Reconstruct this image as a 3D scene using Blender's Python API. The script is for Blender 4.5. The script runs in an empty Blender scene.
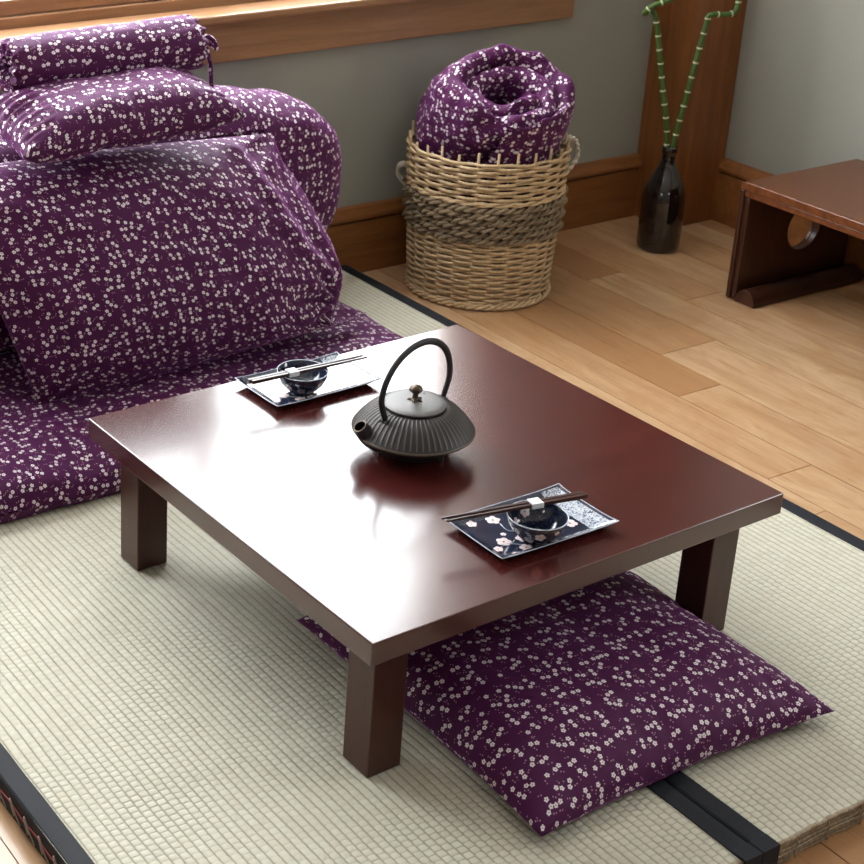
import bpy, math, random
import numpy as np
from mathutils import Vector, Matrix, noise
random.seed(7)
C = bpy.context.scene
COL = C.collection
PI = math.pi
sin, cos = math.sin, math.cos
TT = .05                    # top of the tatami mats above the wooden floor
YAW = -.0303                # the room is turned a little against the low table
CY, SY = cos(YAW), sin(YAW)

def room(u, v, z=0.0):      # room coordinates (along window wall, towards window wall) to world
    return Vector((u*CY - v*SY, u*SY + v*CY, z))

# ------------------------------------------------------------------ helpers
class MB:
    """collects geometry for one mesh object"""
    def __init__(s): s.v = []; s.f = []; s.uv = {}; s.tone = {}
    def add(s, vs, fs, uvs=None, tone=None):
        o = len(s.v); s.v += [tuple(v) for v in vs]
        for i, f in enumerate(fs):
            if uvs is not None: s.uv[len(s.f)] = uvs[i]
            if tone is not None: s.tone[len(s.f)] = tone
            s.f.append(tuple(o+j for j in f))
        return s
    def box(s, x0, x1, y0, y1, z0, z1, T=None, tone=None):
        vs = [(x, y, z) for z in (z0, z1) for y in (y0, y1) for x in (x0, x1)]
        if T: vs = [T(*v) for v in vs]
        return s.add(vs, [(0,2,3,1),(4,5,7,6),(0,1,5,4),(2,6,7,3),(0,4,6,2),(1,3,7,5)], tone=tone)
    def prism(s, pts, h0, h1, T):           # outline pts (a,b) ccw, extruded; T(a,b,h)
        n = len(pts)
        vs = [T(a, b, h0) for a, b in pts] + [T(a, b, h1) for a, b in pts]
        fs = [tuple(range(n))[::-1], tuple(range(n, 2*n))] + [(i, (i+1) % n, n+(i+1) % n, n+i) for i in range(n)]
        return s.add(vs, fs)
    def tube(s, pts, rad, seg=8, closed=False, flat=1.0, up=None, twist=0.0):
        P = [Vector(p) for p in pts]; n = len(P)
        if not hasattr(rad, '__len__'): rad = [rad]*n
        vs = []; prev = None
        for i in range(n):
            a = P[(i-1) % n] if (closed or i > 0) else P[0]
            b = P[(i+1) % n] if (closed or i < n-1) else P[-1]
            t = (b-a).normalized()
            if up is not None: nrm = (Vector(up) - t*Vector(up).dot(t)).normalized()
            else:
                if prev is None:
                    q = Vector((0,0,1)) if abs(t.z) < .9 else Vector((1,0,0))
                    nrm = (q - t*q.dot(t)).normalized()
                else: nrm = (prev - t*prev.dot(t)).normalized()
            prev = nrm; bn = t.cross(nrm)
            for k in range(seg):
                th = 2*PI*k/seg + twist*i
                vs.append(P[i] + (nrm*cos(th)*flat + bn*sin(th))*rad[i])
        fs = []
        for i in range(n if closed else n-1):
            j = (i+1) % n
            for k in range(seg):
                l = (k+1) % seg
                fs.append((i*seg+k, i*seg+l, j*seg+l, j*seg+k))
        if not closed:
            fs.append(tuple(range(seg))[::-1]); fs.append(tuple((n-1)*seg+k for k in range(seg)))
        return s.add(vs, fs)
    def lathe(s, prof, seg=64, c=(0,0,0), mod=None):      # prof (r,z)
        vs = []; fs = []; n = len(prof)
        for i, (r, z) in enumerate(prof):
            for k in range(seg):
                th = 2*PI*k/seg
                rr, zz = (r, z) if mod is None else mod(r, z, th, i)
                vs.append((c[0]+rr*cos(th), c[1]+rr*sin(th), c[2]+zz))
        for i in range(n-1):
            for k in range(seg):
                l = (k+1) % seg
                fs.append((i*seg+k, i*seg+l, (i+1)*seg+l, (i+1)*seg+k))
        if prof[0][0] > 1e-6: fs.append(tuple(range(seg))[::-1])
        if prof[-1][0] > 1e-6: fs.append(tuple((n-1)*seg+k for k in range(seg)))
        return s.add(vs, fs)
    def grid(s, fn, nu, nv, uvfn=None, closeu=False):
        vs = [fn(i/nu, j/nv) for j in range(nv+1) for i in range(nu + (0 if closeu else 1))]
        w = nu + (0 if closeu else 1); fs = []; uvs = []
        for j in range(nv):
            for i in range(nu):
                k = (i+1) % w if closeu else i+1
                fs.append((j*w+i, j*w+k, (j+1)*w+k, (j+1)*w+i))
                if uvfn: uvs.append([uvfn(i/nu, j/nv), uvfn((i+1)/nu, j/nv), uvfn((i+1)/nu, (j+1)/nv), uvfn(i/nu, (j+1)/nv)])
        return s.add(vs, fs, uvs if uvfn else None)
    def arcgrid(s, fn, nu, nv, u0=0, v0=0):
        # texture coordinates follow the length of the cloth, measured from its middle
        import numpy as np
        P = np.array([[fn(i/nu, j/nv) for i in range(nu+1)] for j in range(nv+1)], float)
        du = np.zeros((nv+1, nu+1)); dv = np.zeros((nv+1, nu+1))
        du[:, 1:] = np.cumsum(np.linalg.norm(np.diff(P, axis=1), axis=2), axis=1)
        dv[1:, :] = np.cumsum(np.linalg.norm(np.diff(P, axis=0), axis=2), axis=0)
        du -= du[:, [nu//2]]; dv -= dv[[nv//2], :]
        w = nu+1; vs = P.reshape(-1, 3).tolist(); fs = []; uvs = []
        for j in range(nv):
            for i in range(nu):
                fs.append((j*w+i, j*w+i+1, (j+1)*w+i+1, (j+1)*w+i))
                uvs.append([(float(du[b, a])+u0, float(dv[b, a])+v0) for a, b in ((i, j), (i+1, j), (i+1, j+1), (i, j+1))])
        return s.add(vs, fs, uvs)
    def build(s, name, mat, parent=None, loc=(0,0,0), rz=0, smooth=True, bevel=0, bseg=2, boxuv=False, sub=0, angle=40, fix=False):
        me = bpy.data.meshes.new(name); me.from_pydata(s.v, [], s.f); 
        if s.uv or boxuv:
            L = me.uv_layers.new(name='UVMap')
            if boxuv:
                me.update()
                for p in me.polygons:
                    n = p.normal; ax = max(range(3), key=lambda a: abs(n[a])); a, b = [(1,2),(0,2),(0,1)][ax]
                    for li in p.loop_indices:
                        co = me.vertices[me.loops[li].vertex_index].co
                        L.data[li].uv = (co[a]+ax*.37, co[b]+ax*.21)
            else:
                for p in me.polygons:
                    if p.index in s.uv:
                        for li, q in zip(p.loop_indices, s.uv[p.index]): L.data[li].uv = q
        if s.tone:
            at = me.attributes.new('tone', 'FLOAT', 'FACE')
            for i in range(len(me.polygons)): at.data[i].value = s.tone.get(i, .5)
        if fix:
            import bmesh
            b = bmesh.new(); b.from_mesh(me); bmesh.ops.remove_doubles(b, verts=b.verts, dist=1e-5)
            bmesh.ops.recalc_face_normals(b, faces=b.faces); b.to_mesh(me); b.free()
        me.materials.append(mat)
        o = bpy.data.objects.new(name, me); COL.objects.link(o)
        o.location = loc; o.rotation_euler = (0,0,rz)
        if parent: o.parent = parent
        if bevel:
            m = o.modifiers.new('bevel', 'BEVEL'); m.width = bevel; m.segments = bseg; m.limit_method = 'ANGLE'; m.angle_limit = math.radians(35)
        if sub:
            m = o.modifiers.new('sub', 'SUBSURF'); m.levels = m.render_levels = sub
        if smooth:
            me.polygons.foreach_set('use_smooth', [True]*len(me.polygons))
            if angle < 180:
                try: me.set_sharp_from_angle(angle=math.radians(angle))
                except Exception: pass
        me.update()
        return o

def empty(name, loc=(0,0,0), rz=0):
    o = bpy.data.objects.new(name, None); COL.objects.link(o); o.location = loc; o.rotation_euler = (0,0,rz)
    o.empty_display_size = .05
    return o
def tag(o, label=None, cat=None, group=None, kind=None):
    if label: o['label'] = label
    if cat: o['category'] = cat
    if group: o['group'] = group
    if kind: o['kind'] = kind
    return o
def copy_tree(o, parent=None):
    c = o.copy(); COL.objects.link(c); c.parent = parent
    for ch in list(o.children): copy_tree(ch, c)
    return c
def spline(P, n):
    P = [Vector(p) for p in P]; out = []
    Q = [P[0]*2-P[1]] + P + [P[-1]*2-P[-2]]
    for i in range(1, len(Q)-2):
        for k in range(n):
            t = k/n; a, b, c, d = Q[i-1:i+3]
            out.append(.5*((2*b)+(c-a)*t+(2*a-5*b+4*c-d)*t*t+(3*b-a-3*c+d)*t**3))
    out.append(P[-1]); return out
def nz(x, y, z, s=1.0): return noise.noise(Vector((x*s, y*s, z*s)))
def sm(a, b, x):
    t = max(0, min(1, (x-a)/(b-a))); return t*t*(3-2*t)

# ------------------------------------------------------------------ node helpers
class NT:
    def __init__(s, name):
        s.m = bpy.data.materials.new(name); s.m.use_nodes = True
        s.t = s.m.node_tree; s.t.nodes.clear()
        s.out = s.t.nodes.new('ShaderNodeOutputMaterial')
        s.b = s.t.nodes.new('ShaderNodeBsdfPrincipled')
        s.t.links.new(s.b.outputs[0], s.out.inputs[0])
    def n(s, typ, **kw):
        o = s.t.nodes.new(typ)
        for k, v in kw.items(): setattr(o, k, v)
        return o
    def put(s, sock, v):
        if v is None: return
        if isinstance(v, bpy.types.NodeSocket): s.t.links.new(v, sock)
        else: sock.default_value = v
    def math(s, op, a, b=None, c=None, clamp=False):
        o = s.n('ShaderNodeMath', operation=op, use_clamp=clamp)
        s.put(o.inputs[0], a); s.put(o.inputs[1], b); s.put(o.inputs[2], c); return o.outputs[0]
    def vmath(s, op, a, b=None, out=0, scale=None):
        o = s.n('ShaderNodeVectorMath', operation=op)
        s.put(o.inputs[0], a); s.put(o.inputs[1], b)
        if scale is not None: s.put(o.inputs[3], scale)
        return o.outputs[out]
    def coord(s, k='Object'): return s.n('ShaderNodeTexCoord').outputs[k]
    def map(s, vec, scale=(1,1,1), loc=(0,0,0), rot=(0,0,0)):
        o = s.n('ShaderNodeMapping'); s.put(o.inputs[0], vec)
        o.inputs[1].default_value = loc; o.inputs[2].default_value = rot; o.inputs[3].default_value = scale; return o.outputs[0]
    def noise(s, vec, scale=5, detail=3, rough=.5, out=0, dist=0):
        o = s.n('ShaderNodeTexNoise'); s.put(o.inputs['Vector'], vec)
        o.inputs['Scale'].default_value = scale; o.inputs['Detail'].default_value = detail
        o.inputs['Roughness'].default_value = rough; o.inputs['Distortion'].default_value = dist; return o.outputs[out]
    def ramp(s, fac, stops, interp='LINEAR'):
        o = s.n('ShaderNodeValToRGB'); s.put(o.inputs[0], fac); r = o.color_ramp; r.interpolation = interp
        while len(r.elements) < len(stops): r.elements.new(.5)
        for e, (p, c) in zip(r.elements, stops):
            e.position = p; e.color = (c[0], c[1], c[2], 1) if hasattr(c, '__len__') else (c, c, c, 1)
        return o.outputs[0]
    def mix(s, fac, a, b, blend='MIX'):
        o = s.n('ShaderNodeMix', data_type='RGBA', blend_type=blend)
        s.put(o.inputs[0], fac)
        s.put(o.inputs[6], a if isinstance(a, bpy.types.NodeSocket) else (*a, 1))
        s.put(o.inputs[7], b if isinstance(b, bpy.types.NodeSocket) else (*b, 1)); return o.outputs[2]
    def sep(s, v):
        o = s.n('ShaderNodeSeparateXYZ'); s.put(o.inputs[0], v); return o.outputs
    def comb(s, x=0, y=0, z=0):
        o = s.n('ShaderNodeCombineXYZ'); s.put(o.inputs[0], x); s.put(o.inputs[1], y); s.put(o.inputs[2], z); return o.outputs[0]
    def bump(s, h, strength=.3, dist=.002, normal=None):
        o = s.n('ShaderNodeBump'); o.inputs['Strength'].default_value = strength; o.inputs['Distance'].default_value = dist
        s.put(o.inputs['Height'], h)
        if normal: s.put(o.inputs['Normal'], normal)
        s.put(s.b.inputs['Normal'], o.outputs[0]); return o.outputs[0]
    def set(s, **kw):
        names = dict(color='Base Color', rough='Roughness', metal='Metallic', spec='Specular IOR Level', coat='Coat Weight',
                     coat_rough='Coat Roughness', sheen='Sheen Weight', sheen_rough='Sheen Roughness', sheen_tint='Sheen Tint',
                     ior='IOR', trans='Transmission Weight', alpha='Alpha')
        for k, v in kw.items():
            if isinstance(v, tuple) and len(v) == 3: v = (*v, 1)
            s.put(s.b.inputs[names[k]], v)
        return s

def M_plain(name, col, rough=.5, bump=0, scale=60, **kw):
    t = NT(name); n = t.noise(t.coord(), scale, 4)
    t.set(color=t.mix(n, tuple(c*.88 for c in col), tuple(min(1, c*1.1) for c in col)), rough=rough, **kw)
    if bump: t.bump(n, bump, .002)
    return t.m

def M_fabric():
    t = NT('plum_blossom_cotton'); uv = t.coord('UV')
    cell = .0262
    p = t.vmath('SCALE', uv, scale=1/cell)
    vo = t.n('ShaderNodeTexVoronoi', voronoi_dimensions='2D', feature='F1'); t.put(vo.inputs['Vector'], p)
    vo.inputs['Scale'].default_value = 1; vo.inputs['Randomness'].default_value = .62
    L = t.vmath('SUBTRACT', p, vo.outputs['Position'])
    rnd = t.sep(vo.outputs['Color'])
    ang = t.math('MULTIPLY', rnd[0], 6.283)
    def flower(L, rad, rot, lobes=True):
        s_ = t.sep(L); d = t.vmath('LENGTH', t.comb(s_[0], s_[1], 0), out=1)
        a = t.math('ADD', t.math('ARCTAN2', s_[1], s_[0]), rot)
        pet = t.math('ABSOLUTE', t.math('COSINE', t.math('MULTIPLY', a, 2.5)))
        lim = t.math('MULTIPLY', t.math('ADD', t.math('MULTIPLY', t.math('POWER', pet, .5), .5), .5), rad)
        ins = t.math('LESS_THAN', d, lim)
        core = t.math('GREATER_THAN', d, rad*.2)
        return t.math('MULTIPLY', ins, core)
    def off(dist, a):
        return t.comb(t.math('MULTIPLY', t.math('COSINE', a), dist), t.math('MULTIPLY', t.math('SINE', a), dist), 0)
    R = .168
    f1 = flower(t.vmath('ADD', L, off(.18, ang)), R, ang)
    f2 = t.math('MULTIPLY', flower(t.vmath('SUBTRACT', L, off(.19, ang)), R, rnd[1]), t.math('GREATER_THAN', rnd[1], .28))
    white = t.math('MAXIMUM', f1, f2)
    def dot(dist, da, r):
        return t.math('LESS_THAN', t.vmath('LENGTH', t.vmath('SUBTRACT', L, off(dist, t.math('ADD', ang, da))), out=1), r)
    dots = t.math('MAXIMUM', dot(.33, 1.35, .05), t.math('MAXIMUM', dot(.46, 1.65, .045), t.math('MAXIMUM', dot(.4, 4.5, .05), dot(.47, 4.9, .04))))
    weave = t.noise(t.map(uv, (1, 1, 1)), 900, 2)
    big = t.noise(uv, 9, 2)
    base = t.mix(weave, (.038, .0040, .031), (.086, .0110, .072))
    base = t.mix(t.math('MULTIPLY', big, .35), base, (.104, .015, .088))
    col = t.mix(dots, base, (.42, .24, .32))
    col = t.mix(white, col, (.80, .72, .75))
    t.set(color=col, rough=.62, sheen=.32, sheen_rough=.36, sheen_tint=(.62, .18, .68), spec=.18)
    wr = t.noise(uv, 22, 3, .55)
    h = t.math('ADD', t.math('MULTIPLY', wr, 1.0), t.math('MULTIPLY', weave, .12))
    t.bump(h, .55, .007)
    return t.m

def M_wood(name, dark, light, axis='x', rough=.3, scale=1.0, coat=0.0, grain=1.0, bump=.05, coat_rough=.1, spec=.5):
    t = NT(name); co = t.coord()
    st = {'x': (1.2, 14, 14), 'y': (14, 1.2, 14), 'z': (14, 14, 1.2)}[axis]
    v = t.map(co, tuple(a*scale for a in st))
    n1 = t.noise(v, 2.2, 5, .6, dist=.6); n2 = t.noise(v, 9, 4, .7)
    g = t.math('ADD', t.math('MULTIPLY', n1, .7), t.math('MULTIPLY', n2, .3))
    c = t.ramp(g, [(.5-.22/grain, dark), (.5+.2/grain, light)])
    t.set(color=c, rough=rough, coat=coat, coat_rough=coat_rough, spec=spec)
    if bump: t.bump(n2, bump, .002)
    return t.m

def M_floor():
    t = NT('maple_floor_boards'); co = t.coord()
    at = t.n('ShaderNodeAttribute', attribute_name='tone').outputs['Fac']
    shift = t.comb(t.math('MULTIPLY', at, 37), t.math('MULTIPLY', at, 91), 0)
    v = t.vmath('ADD', t.map(co, (11, 1.1, 1)), shift)
    n1 = t.noise(v, 1.3, 4, .6, dist=1.2); n2 = t.noise(t.map(v, (4, 1, 1)), 3.5, 5, .7)
    base = t.ramp(at, [(0, (.28, .135, .06)), (.3, (.44, .24, .11)), (.6, (.60, .375, .20)), (1, (.72, .51, .315))])
    g = t.math('ADD', t.math('MULTIPLY', n1, .65), t.math('MULTIPLY', n2, .35))
    c = t.mix(t.ramp(g, [(.3, .8), (.68, 0.0)]), base, (.33, .165, .075))
    kn = t.n('ShaderNodeTexVoronoi'); t.put(kn.inputs['Vector'], t.vmath('ADD', t.map(co, (4.2, 1.6, 1)), shift)); kn.inputs['Scale'].default_value = 1
    k = t.ramp(kn.outputs['Distance'], [(.03, 1.0), (.085, 0.0)])
    fig = t.noise(t.vmath('ADD', t.map(co, (5, 2.2, 1)), shift), 1.6, 4, .6, dist=2.0)
    c = t.mix(t.ramp(fig, [(.42, 0.0), (.72, .6)]), c, (.40, .19, .07))
    c = t.mix(t.math('MULTIPLY', k, .7), c, (.10, .05, .03))
    t.set(color=c, rough=t.ramp(n2, [(.2, .24), (.8, .36)]), spec=.5, coat=.25, coat_rough=.18)
    t.bump(n2, .06, .002)
    return t.m

def M_tatami(side=False):
    t = NT('woven_rush' + ('_edge' if side else '')); co = t.coord(); s_ = t.sep(co)
    wob = t.math('MULTIPLY', t.math('SUBTRACT', t.noise(co, 5, 2), .5), .008)
    X, Y = s_[0], s_[1]
    if side: Y = t.math('ADD', s_[1], s_[2]); X = t.math('ADD', s_[2], .004)
    px, py = .0158, .0135
    if side: px, py = .011, .012; X, Y = X, s_[0]
    xr = t.math('DIVIDE', t.math('ADD', X, wob if not side else 0.0), px)
    row = t.math('FLOOR', xr); fx = t.math('FRACT', xr)
    wn = t.n('ShaderNodeTexWhiteNoise', noise_dimensions='1D'); t.put(wn.inputs['W'], row)
    yr = t.math('ADD', t.math('DIVIDE', Y, py), t.math('MULTIPLY', t.math('MODULO', t.math('ABSOLUTE', row), 2), .5))
    yr = t.math('ADD', yr, t.math('MULTIPLY', wn.outputs[0], .35))
    fy = t.math('FRACT', yr); cy = t.math('FLOOR', yr)
    wc = t.n('ShaderNodeTexWhiteNoise', noise_dimensions='2D'); t.put(wc.inputs['Vector'], t.comb(row, cy, 0))
    gx = t.math('POWER', t.math('SINE', t.math('MULTIPLY', fx, PI)), .45)
    gy = t.math('POWER', t.math('SINE', t.math('MULTIPLY', fy, PI)), .4)
    fine = t.noise(t.map(co, (60, 520, 200)), 1, 3, .6)
    big = t.noise(co, 3.2, 4, .6)
    amt = t.ramp(big, [(.35, .25), (.7, .9)])
    gyy = t.math('SUBTRACT', 1, t.math('MULTIPLY', t.math('SUBTRACT', 1, gy), amt))
    h = t.math('ADD', t.math('MULTIPLY', gx, gyy), t.math('MULTIPLY', fine, .25))
    tone = t.math('ADD', t.math('ADD', t.math('MULTIPLY', wc.outputs[0], .2), .07), t.math('ADD', t.math('MULTIPLY', fine, .3), t.math('MULTIPLY', big, .4)))
    c = t.ramp(tone, [(.25, (.53, .49, .385)), (.5, (.60, .575, .465)), (.85, (.645, .635, .535))] if not side else
               [(.25, (.24, .185, .12)), (.5, (.36, .29, .20)), (.8, (.48, .41, .29))])
    c = t.mix(t.ramp(t.math('MULTIPLY', gx, gyy), [(.15, .72), (.7, 0.0)]), c, (.27, .24, .16) if not side else (.16, .12, .08))
    t.set(color=c, rough=.62, spec=.3)
    t.bump(h, .85, .0032)
    return t.m

def M_wall():
    t = NT('sage_grey_wall_paint'); n = t.noise(t.coord(), 3, 4); f = t.noise(t.coord(), 180, 2)
    t.set(color=t.mix(n, (.305, .302, .262), (.328, .325, .284)), rough=.8, spec=.25); t.bump(f, .08, .001); return t.m

def M_iron(ribs=False):
    t = NT('cast_iron' + ('_ribbed' if ribs else '')); co = t.coord(); f = t.noise(co, 420, 3, .6); b = t.noise(co, 30, 3)
    c = t.mix(b, (.014, .014, .016), (.030, .029, .031))
    if ribs:
        s_ = t.sep(co); a = t.math('ARCTAN2', s_[1], s_[0])
        w = t.math('COSINE', t.math('MULTIPLY', a, RIBS)); rr = t.vmath('LENGTH', t.comb(s_[0], s_[1], 0), out=1)
        m = t.math('MULTIPLY', t.ramp(w, [(.55, 0.0), (.95, 1.0)]), t.math('MULTIPLY', t.math('GREATER_THAN', rr, .058), t.math('LESS_THAN', rr, .108)))
        m = t.math('MULTIPLY', m, t.math('GREATER_THAN', s_[2], .046))
        rim = t.math('MULTIPLY', t.math('GREATER_THAN', rr, .1095), 1.0)
        m = t.math('MAXIMUM', m, rim)
        c = t.mix(t.math('MULTIPLY', m, .6), c, (.17, .125, .085))
    t.set(color=c, rough=.46, metal=.1, spec=.45); t.bump(f, .35, .0012); return t.m
RIBS = 60

MAT = {}
MAT['fabric'] = M_fabric()
MAT['table'] = M_wood('dark_cherry_lacquer', (.040, .0065, .0058), (.080, .0125, .010), 'x', rough=.25, scale=1.4, grain=.9, bump=0, spec=.6, coat=.65, coat_rough=.15)
MAT['leg'] = M_wood('dark_cherry_leg_lacquer', (.034, .009, .006), (.068, .019, .012), 'z', rough=.3, scale=1.4, bump=.02)
MAT['desk'] = M_wood('walnut_lacquer', (.070, .020, .007), (.185, .062, .022), 'x', rough=.26, scale=1.6, coat=.1, spec=.35, bump=.01)
MAT['desk_side'] = M_wood('walnut_side_lacquer', (.026, .009, .005), (.070, .024, .012), 'z', rough=.3, scale=1.8, bump=.02)
MAT['trim'] = M_wood('cherry_trim', (.150, .052, .014), (.32, .125, .038), 'x', rough=.38, scale=1.2, bump=.03)
MAT['post'] = M_wood('cherry_post', (.135, .042, .010), (.29, .105, .028), 'z', rough=.38, scale=1.0, bump=.04)
MAT['sill'] = M_wood('oak_sill', (.22, .105, .045), (.40, .21, .10), 'x', rough=.35, scale=1.2, bump=.03)
MAT['floor'] = M_floor()
MAT['rush'] = M_tatami(); MAT['rush_edge'] = M_tatami(True)
MAT['wall'] = M_wall()
MAT['ceiling'] = M_plain('white_ceiling_paint', (.72, .71, .68), .85)
MAT['band'] = M_plain('black_linen_edging', (.011, .013, .019), .65, .3, 700, spec=.3)
MAT['iron'] = M_iron(); MAT['iron_ribbed'] = M_iron(True)
MAT['iron_lid'] = M_plain('worn_iron_lid', (.15, .145, .14), .45, .5, 500, metal=.5)
MAT['bronze'] = M_plain('dark_bronze', (.085, .062, .042), .35, .2, 200, metal=.7)
MAT['glass_dark'] = NT('dark_brown_glass').set(color=(.010, .006, .005), rough=.06, spec=.6, coat=.5, coat_rough=.03).m
MAT['stick'] = M_wood('chopstick_lacquer', (.028, .009, .007), (.055, .018, .013), 'x', rough=.3, scale=4, bump=0)
MAT['paper'] = M_plain('white_paper', (.78, .78, .80), .7)
MAT['cord'] = M_plain('grey_hemp_cord', (.36, .31, .27), .8, .3, 500)
MAT['red_thread'] = M_plain('red_thread', (.35, .03, .04), .6)
MAT['blossom'] = M_plain('pink_white_glaze', (.80, .66, .66), .18, 0, 120)
MAT['twig'] = M_plain('grey_blue_glaze', (.42, .46, .56), .18, 0, 120)
MAT['rimglaze'] = M_plain('pale_blue_rim_glaze', (.50, .56, .66), .15, 0, 80)
def M_glaze():
    t = NT('indigo_glaze'); n = t.noise(t.coord(), 160, 4)
    t.set(color=t.ramp(n, [(.3, (.006, .009, .022)), (.65, (.020, .028, .065))]), rough=.12, spec=.6, coat=.4, coat_rough=.06); return t.m
MAT['glaze'] = M_glaze()
def M_bordered():
    t = NT('white_and_blue_marbled_glaze'); n = t.noise(t.coord(), 190, 4, .7, dist=1.5)
    t.set(color=t.ramp(n, [(.42, (.05, .07, .14)), (.52, (.62, .66, .72))]), rough=.14, spec=.6); return t.m
MAT['border'] = M_bordered()
def M_wicker(name, a, b, sc=90):
    t = NT(name); n = t.noise(t.coord(), sc, 4, .6); n2 = t.noise(t.coord(), 9, 3)
    c = t.mix(n2, a, b); c = t.mix(t.ramp(n, [(.3, .5), (.6, 0.0)]), c, tuple(x*.45 for x in a))
    t.set(color=c, rough=.55, spec=.35); t.bump(n, .3, .001); return t.m
MAT['wicker'] = M_wicker('willow', (.56, .385, .21), (.76, .575, .35))
MAT['stake'] = M_wicker('willow_stake', (.50, .34, .19), (.68, .50, .30))
MAT['rope'] = M_wicker('grey_brown_rope', (.19, .135, .08), (.36, .27, .17), 220)
MAT['rope_gap_shade'] = M_plain('dark_rope_gap_shade', (.045, .032, .022), .8)  # near-black colour standing in for shade between the rope strands
MAT['pale_rope'] = M_wicker('pale_rope', (.58, .52, .43), (.70, .65, .56), 220)
MAT['bamboo'] = M_plain('green_bamboo', (.048, .105, .018), .4, 0, 40, spec=.5)
MAT['node'] = M_plain('pale_bamboo_node', (.50, .52, .33), .6)
def M_pane():
    t = NT('clear_window_glass')
    tr = t.n('ShaderNodeBsdfTransparent'); tr.inputs[0].default_value = (.97, .98, .98, 1)
    gl = t.n('ShaderNodeBsdfGlossy'); gl.inputs['Roughness'].default_value = .02
    mx = t.n('ShaderNodeMixShader'); mx.inputs[0].default_value = .06
    t.t.links.new(tr.outputs[0], mx.inputs[1]); t.t.links.new(gl.outputs[0], mx.inputs[2]); t.t.links.new(mx.outputs[0], t.out.inputs[0]); return t.m
MAT['pane'] = M_pane()

# ------------------------------------------------------------------ camera
CAM_R = Vector((0.8452121573343165, -0.5341594937708701, 0.017030687265003217))
CAM_U = Vector((0.18880642219589278, 0.3282611548703279, 0.9255251207508011))
CAM_F = Vector((0.4999685430423167, 0.779049580846846, -0.3783030617778513))
cd = bpy.data.cameras.new('camera'); cam = bpy.data.objects.new('camera', cd); COL.objects.link(cam)
m = Matrix((CAM_R, CAM_U, -CAM_F)).transposed().to_4x4(); m.translation = Vector((-1.33566, -1.59905, 1.673358+TT))
cam.matrix_world = m
cd.sensor_width = 36; cd.lens = 1658.77*36/864
cd.shift_x = (432-201.596)/864; cd.shift_y = -(432-302.217)/864
cd.clip_start = .05; cd.clip_end = 100
C.camera = cam
cd.dof.use_dof = True; cd.dof.focus_distance = 2.95; cd.dof.aperture_fstop = 13

# ------------------------------------------------------------------ room shell
U0, U1, V0, V1, CH = -2.7, 2.685, -3.3, 1.975, 2.45
WIN_U = (-1.25, 1.86); WIN_Z = (.80, 2.2)
def st(o): o['kind'] = 'structure'; return o
# floor boards along v
fl = MB(); bounds = [-.49]
for w in (.145, .135, .15, .15, .14, .135, .14, .155, .14, .145, .15): bounds.append(bounds[-1]+w)
# boards measured in the photograph
bounds = [-.49, -.345, -.205, -.06, .09, .235, .375, .49, .605, .745, .885, 1.03, 1.17, 1.32, 1.46, 1.60, 1.745, 1.945, 2.08, 2.22, 2.36, 2.50, 2.60, 2.72]
while bounds[0] > U0: bounds.insert(0, bounds[0]-random.choice((.13, .145, .16)))
fixed = {1.745: [1.11], 1.60: [.905, 1.75], 1.46: [.50], 1.32: [.34], .605: [-.62], 1.945: [1.60, .2], 2.08: [1.35], 2.22: [.72], 1.17: [-.1], .745: [-.9]}
tones = {(1.745, 0): .85, (1.745, 1): .45, (1.60, 0): .75, (1.60, 1): .30, (1.46, 0): .72, (1.46, 1): .66, (1.32, 0): .7, (1.32, 1): .85, (.605, 0): .12, (.605, 1): .2, (.49, 1): .25, (.49, 0): .2,  # tone per board; lengths by the basket also darkened to imitate shade
         (1.945, 0): .72, (1.945, 1): .9, (1.945, 2): .15, (2.08, 0): .8, (2.08, 1): .55, (2.22, 0): .8, (2.22, 1): .7, (-.49, 0): .7, (-.49, 1): .7, (2.36, 0): .6, (2.36, 1): .75}
gap = .0012
for a, b in zip(bounds[:-1], bounds[1:]):
    cuts = sorted(fixed.get(a, []))
    while not cuts or cuts[0] > V0+1.6: cuts.insert(0, (cuts[0] if cuts else V1+.0)-random.uniform(.9, 1.7))
    while cuts[-1] < V1-1.6: cuts.append(cuts[-1]+random.uniform(1., 1.5))
    fx = fixed.get(a, []); seq = [V0-.1]+cuts+[V1+.05]
    for i, (c, d) in enumerate(zip(seq[:-1], seq[1:])):
        k = sum(1 for q in fx if q <= c+1e-6)
        tone = tones.get((a, k), random.uniform(.3, .95)) if (c >= (min(fx) if fx else 99)-1e-6 or k == 0) else .5
        fl.box(a+gap, b-gap, c+gap, d-gap, -.02, 0, tone=tone)
fl.box(U0-.1, U1+.1, V0-.1, V1+.1, -.04, -.004, tone=0.0)
floor = st(fl.build('floor', MAT['floor'], rz=YAW, smooth=False, bevel=0))

def rbox(name, mat, u0, u1, v0, v1, z0, z1, parent=None, bevel=0):
    return MB().box(u0, u1, v0, v1, z0, z1).build(name, mat, parent, rz=0 if parent else YAW, smooth=False, bevel=bevel)
TH = .16
wb = MB()
wb.box(U0-TH, WIN_U[0], V1, V1+TH, 0, CH).box(WIN_U[1], U1+TH, V1, V1+TH, 0, CH)
wb.box(WIN_U[0], WIN_U[1], V1, V1+TH, 0, WIN_Z[0]-.02).box(WIN_U[0], WIN_U[1], V1, V1+TH, WIN_Z[1], CH)
st(wb.build('wall_back', MAT['wall'], rz=YAW, smooth=False))
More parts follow.
